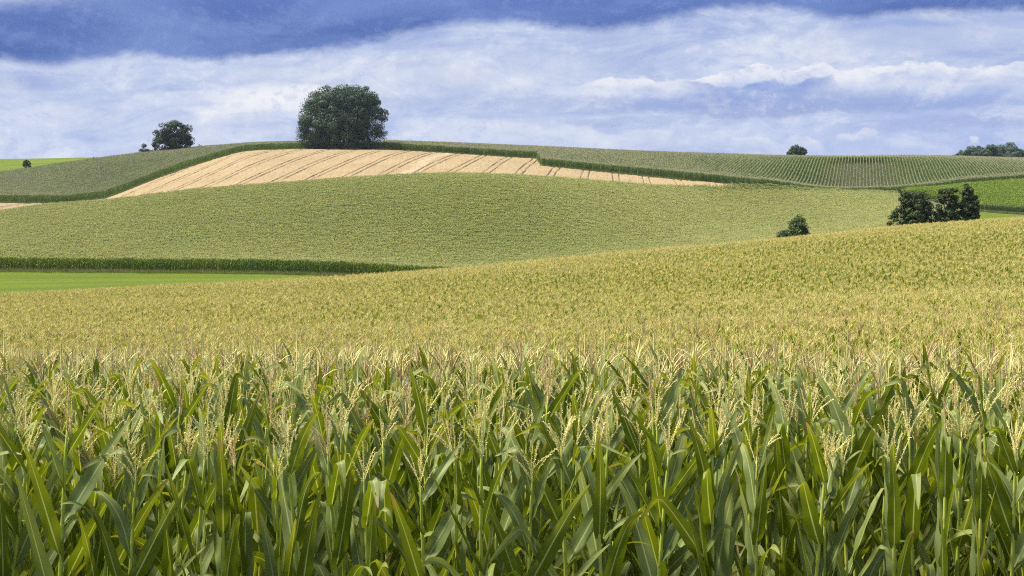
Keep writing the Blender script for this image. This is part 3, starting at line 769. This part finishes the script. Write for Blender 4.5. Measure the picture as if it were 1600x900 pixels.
# ------------------------------------------------------------------ trees
def tree(name, px, Y, w, h, lobes, mats, label, cat, group=None, leaf=.42, n=12000, trunk_h=.15, sink=0.0, seed=0, trunks=1, dense=1.0, tr=.03, up=.2, clump=80):
    """lobes: (x, y, z, rx, ry, rz) in units of half width (x, y) and height (z)"""
    rr = np.random.default_rng(seed); r2 = random.Random(seed)
    X, Yw = W(px, Y); Z = gz(X, Yw) - sink
    root = bpy.data.objects.new(name, None); sc.collection.objects.link(root); root.location = (X, Yw, Z)
    root['label'] = label; root['category'] = cat
    if group: root['group'] = group
    hw = w / 2
    L = np.array([(a * hw, b * hw, c * h, d * hw, e * hw, f * h) for a, b, c, d, e, f in lobes])
    # sub-clumps sitting on the lobes' shells
    area = L[:, 3] * L[:, 5]; pr = area / area.sum(); n = int(n * 1.7); nc = max(20, int(n / clump))
    k = rr.choice(len(L), nc, p=pr)
    d = rr.normal(size=(nc, 3)); d /= np.linalg.norm(d, axis=1)[:, None]; d[:, 2] = np.where((d[:, 2] < -.3) & (trunk_h > .05), -d[:, 2] * .5, d[:, 2])
    rad = rr.uniform(.55, 1.0, nc) ** .6
    C = L[k, :3] + d * L[k, 3:] * rad[:, None]
    cs = rr.uniform(.10, .2, nc) * min(w, h * 1.2) * dense
    C[:, 2] = np.maximum(C[:, 2], trunk_h * h + cs * .25)
    m = rr.integers(0, nc, n)
    dd = rr.normal(size=(n, 3)); dd /= np.linalg.norm(dd, axis=1)[:, None]
    P = C[m] + dd * (cs[m] * rr.uniform(.35, 1.0, n) ** .5)[:, None] * np.array((1, 1, .72))
    P[:, 2] = np.maximum(P[:, 2], .05 + rr.uniform(0, .4, n))
    cen = np.array((0, 0, h * .4)); o = P - cen; o /= np.linalg.norm(o, axis=1)[:, None] + 1e-6
    nr = dd * .8 + o * .5 + rr.normal(size=(n, 3)) * .45; nr[:, 2] += up; nr /= np.linalg.norm(nr, axis=1)[:, None]
    a = np.cross(nr, rr.normal(size=(n, 3))); a /= np.linalg.norm(a, axis=1)[:, None]; b = np.cross(nr, a)
    s1 = (leaf * rr.uniform(.55, 1.2, n))[:, None]; s2 = s1 * rr.uniform(.5, .9, n)[:, None]
    q = np.stack([P - a * s1 * .5, P - b * s2 * .5 + a * s1 * .1, P + a * s1 * .5, P + b * s2 * .5], 1)
    mb = MB(); tone = m % 3 == 0
    mb.quadcloud(q[~tone], 0); mb.quadcloud(q[tone], 1)
    link('crown', mb.mesh(name + '_crown', mats, False), root)
    tb = MB()
    for ti in range(trunks):
        bx = 0 if trunks == 1 else (ti / (trunks - 1) - .5) * w * .55
        by = r2.uniform(-.1, .1) * w if trunks > 1 else 0
        H0 = h * .42; r0 = tr * h
        line = [(bx + r2.uniform(-.02, .02) * w * i, by, H0 * i / 3 - (.3 if i == 0 else 0)) for i in range(4)]
        tb.tube(line, [r0 * 1.25, r0, r0 * .85, r0 * .7], 8)
        tip = np.array(line[-1])
        pick = np.argsort(np.linalg.norm(C[:, :2] - np.array((bx, by)), axis=1))[:: max(1, nc // 14)][:9]
        for j in pick:
            e = C[j]; st_ = np.array(line[r2.choice((2, 3))]); mid = (st_ + e) / 2 + np.array((0, 0, .06 * h))
            tb.tube([st_, mid, e], [r0 * .45, r0 * .25, r0 * .07], 5)
    link('trunk', tb.mesh(name + '_trunk', [M['bark']]), root)
    return root

def crown_lobes(seed, n, z0=.25, z1=.8, r=.5, flat=1.0, wide=.62):
    r2 = random.Random(seed); out = []
    for i in range(n):
        a = 6.283 * (i + r2.random() * .6) / n; z = r2.uniform(z0, z1)
        k = wide * math.sqrt(max(0, 1 - ((z - .42) / .62) ** 2))
        out.append((math.cos(a) * k, math.sin(a) * k, z, r * r2.uniform(.75, 1.1), r * r2.uniform(.75, 1.1), r * .42 * r2.uniform(.8, 1.15) * flat))
    return out

big = [fol('lime_foliage_light', (.038, .075, .042), (.052, .094, .048), (.07, .12, .06)), fol('lime_foliage_dark', (.024, .050, .042), (.034, .064, .052), (.046, .082, .06))]
dark = [fol('oak_foliage', (.032, .060, .030), (.042, .075, .036), (.06, .095, .045)), fol('oak_foliage_dark', (.020, .040, .025), (.028, .050, .030), (.04, .065, .035))]
alder = [fol('alder_foliage', (.045, .072, .018), (.06, .09, .02), (.085, .115, .033), .12), fol('alder_foliage_dark', (.028, .046, .012), (.036, .056, .015), (.05, .07, .022), .12)]
will = [fol('shrub_foliage', (.06, .10, .035), (.08, .13, .04), (.12, .17, .06)), fol('shrub_foliage_dark', (.04, .07, .025), (.05, .09, .03), (.07, .1, .04))]
farw = [fol('hazy_wood_foliage', (.06, .105, .07), (.08, .13, .085), (.10, .15, .10)), fol('hazy_wood_foliage_dark', (.045, .08, .06), (.06, .095, .07), (.07, .11, .08))]  # distance haze is painted into these pale blue-green leaf colours

lb = [(-.32, 0, .70, .42, .5, .27), (.36, 0, .72, .44, .5, .26), (.0, 0, .78, .45, .5, .20), (-.55, -.1, .42, .42, .5, .38), (-.5, 0, .42, .44, .5, .42), (-.12, 0, .55, .5, .55, .42), (.22, 0, .58, .45, .5, .42), (.55, 0, .45, .4, .5, .40), (-.62, -.1, .25, .32, .4, .27), (0, -.3, .3, .6, .5, .32), (.5, -.2, .2, .38, .4, .24), (.05, .1, .72, .4, .4, .26), (-.2, -.35, .5, .4, .3, .35), (.35, -.3, .5, .35, .3, .3)]
tree('round_tree', 536, 503, 32.0, 22.7, lb, big, 'huge dome-shaped dark tree with its crown reaching the ground above the wheat', 'tree', leaf=.55, n=62000, trunk_h=.0, seed=11, trunks=3, dense=.50, tr=.022, clump=130)
tree('oak_tree', 270, 530, 15.0, 14.4, crown_lobes(3, 7, .36, .76, .44) + [(0, 0, .68, .6, .6, .28), (.3, 0, .4, .6, .6, .25), (-.4, 0, .3, .4, .4, .25)], dark, 'broad dark tree on the skyline between the pasture and the big round tree', 'tree', leaf=.5, n=12000, trunk_h=.02, seed=12, dense=.62, sink=.6, clump=150)
tree('shrub', 228, 529, 5.8, 6.2, [(-.4, 0, .35, .45, .5, .35), (.3, 0, .5, .5, .5, .4), (-.1, 0, .6, .4, .4, .35)], dark, 'low dark shrub at the left foot of the skyline tree', 'shrub', leaf=.4, n=1600, trunk_h=0, seed=13, sink=.3)
tree('shrub', 243, 528, 4.6, 7.8, [(0, 0, .5, .6, .6, .45)], dark, 'taller dark shrub tucked between the low shrub and the skyline tree', 'shrub', leaf=.4, n=1400, trunk_h=0, seed=31, sink=.3)
tree('shrub', 312, 545, 2.3, 3.9, [(0, 0, .5, .6, .6, .45)], dark, 'tiny dark bush on the skyline right of the broad dark tree', 'shrub', leaf=.35, n=400, trunk_h=0, seed=14)
tree('bush', 42, 528, 3.6, 4.2, [(0, 0, .5, .8, .8, .42), (-.2, 0, .7, .5, .5, .25)], dark, 'small round bush standing alone on the far left pasture', 'bush', leaf=.35, n=3500, trunk_h=0, seed=15, dense=.7)
tree('shrub', 146, 530, 1.4, 2.8, [(0, 0, .6, .6, .6, .35)], dark, 'tiny speck of a bush on the edge of the far left pasture', 'shrub', leaf=.3, n=200, trunk_h=0, seed=16)
tree('domed_tree', 1244.5, 575, 7.7, 7.2, crown_lobes(8, 6, .35, .7, .5) + [(0, 0, .5, .8, .8, .42), (0, 0, .62, .75, .75, .35)], dark, 'single small domed tree on the skyline of the corn rows', 'tree', leaf=.42, n=9000, trunk_h=.1, seed=17, dense=.7, sink=.2)
tree('shrub', 1240, 180, 4.6, 6.1, [(-.5, 0, .35, .45, .5, .3), (.1, 0, .45, .6, .6, .4), (.25, 0, .66, .5, .5, .3), (.55, 0, .4, .35, .4, .33)], will, 'rounded olive shrub half hidden by the near corn ridge', 'shrub', leaf=.2, n=9000, trunk_h=0, seed=18, dense=.6, up=.5)
tree('alder_tree', 1428, 184, 6.4, 7.9, [(-.5, 0, .35, .5, .5, .3), (0, 0, .6, .55, .6, .36), (.5, 0, .4, .5, .5, .35), (-.25, 0, .72, .4, .4, .2), (.3, 0, .68, .4, .4, .24), (-.1, -.3, .3, .6, .4, .3)], alder, 'widest of the three dark trees behind the near ridge, leftmost', 'tree', 'dark trees behind the near corn ridge', leaf=.24, n=16000, trunk_h=0, seed=19, dense=.55, tr=.018, trunks=3)
tree('alder_tree', 1481, 185, 3.9, 7.9, [(0, 0, .35, .8, .8, .32), (-.1, 0, .66, .62, .6, .3), (.25, 0, .8, .45, .5, .18), (.3, 0, .5, .6, .6, .22)], alder, 'dark upright tree in the middle of the three behind the near ridge', 'tree', 'dark trees behind the near corn ridge', leaf=.24, n=9500, trunk_h=0, seed=20, dense=.62, tr=.02)
tree('alder_tree', 1513, 185, 3.3, 7.7, [(-.1, 0, .3, .8, .8, .3), (.1, 0, .62, .7, .7, .26), (-.15, 0, .84, .5, .5, .15), (.4, 0, .5, .5, .5, .2)], alder, 'narrow dark tree standing rightmost of the three behind the near ridge', 'tree', 'dark trees behind the near corn ridge', leaf=.24, n=7500, trunk_h=0, seed=21, dense=.66, tr=.02)
fw = [(1490, 5.0, 5.0), (1497, 5.2, 6.2), (1506, 6.4, 7.2), (1516, 7.5, 8.6), (1527, 8.0, 9.6), (1538, 8.2, 8.8), (1549, 8.0, 9.6), (1560, 8.5, 9.4), (1575, 11, 12.2), (1587, 7, 9.0), (1594, 8, 7.5)]
names = ['small roundish tree forming the left tip of the far wood', 'small tree second from the left tip of the far wood', 'low tree third from the left tip of the far wood', 'pale tree fourth from the left in the far wood',
         'pale tree fifth from the left in the far wood', 'lower pale tree in the middle of the far wood', 'pale tree just right of the middle of the far wood', 'pale tree left of the tallest one in the far wood',
         'tallest tree of the far wood near the right edge of the photo', 'pale tree just right of the tallest one in the far wood', 'low tree at the right end of the far wood']
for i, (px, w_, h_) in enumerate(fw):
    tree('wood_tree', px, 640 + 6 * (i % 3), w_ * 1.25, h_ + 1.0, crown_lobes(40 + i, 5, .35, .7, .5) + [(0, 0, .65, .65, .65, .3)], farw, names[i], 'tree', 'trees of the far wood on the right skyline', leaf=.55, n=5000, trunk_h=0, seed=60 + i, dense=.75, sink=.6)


# ------------------------------------------------------------------ the air
def haze():
    x0, x1, y0, y1, z0, z1 = -420, 420, -60, 800, -8, 75
    v = [(x, y, z) for z in (z0, z1) for y in (y0, y1) for x in (x0, x1)]
    me = bpy.data.meshes.new('haze'); me.from_pydata(v, [], [(0, 2, 3, 1), (4, 5, 7, 6), (0, 1, 5, 4), (2, 6, 7, 3), (0, 4, 6, 2), (1, 3, 7, 5)])
    def fn(t):
        p = t.n('ShaderNodeVolumePrincipled', {'Color': (.75, .84, 1.0, 1), 'Density': .00005, 'Anisotropy': .1})
        t.n('ShaderNodeOutputMaterial', {'Volume': p.outputs[0]})
    me.materials.append(mat('haze', fn))
    link('haze', me, kind='stuff', category='haze', label='thin bluish summer haze over the fields')
haze()
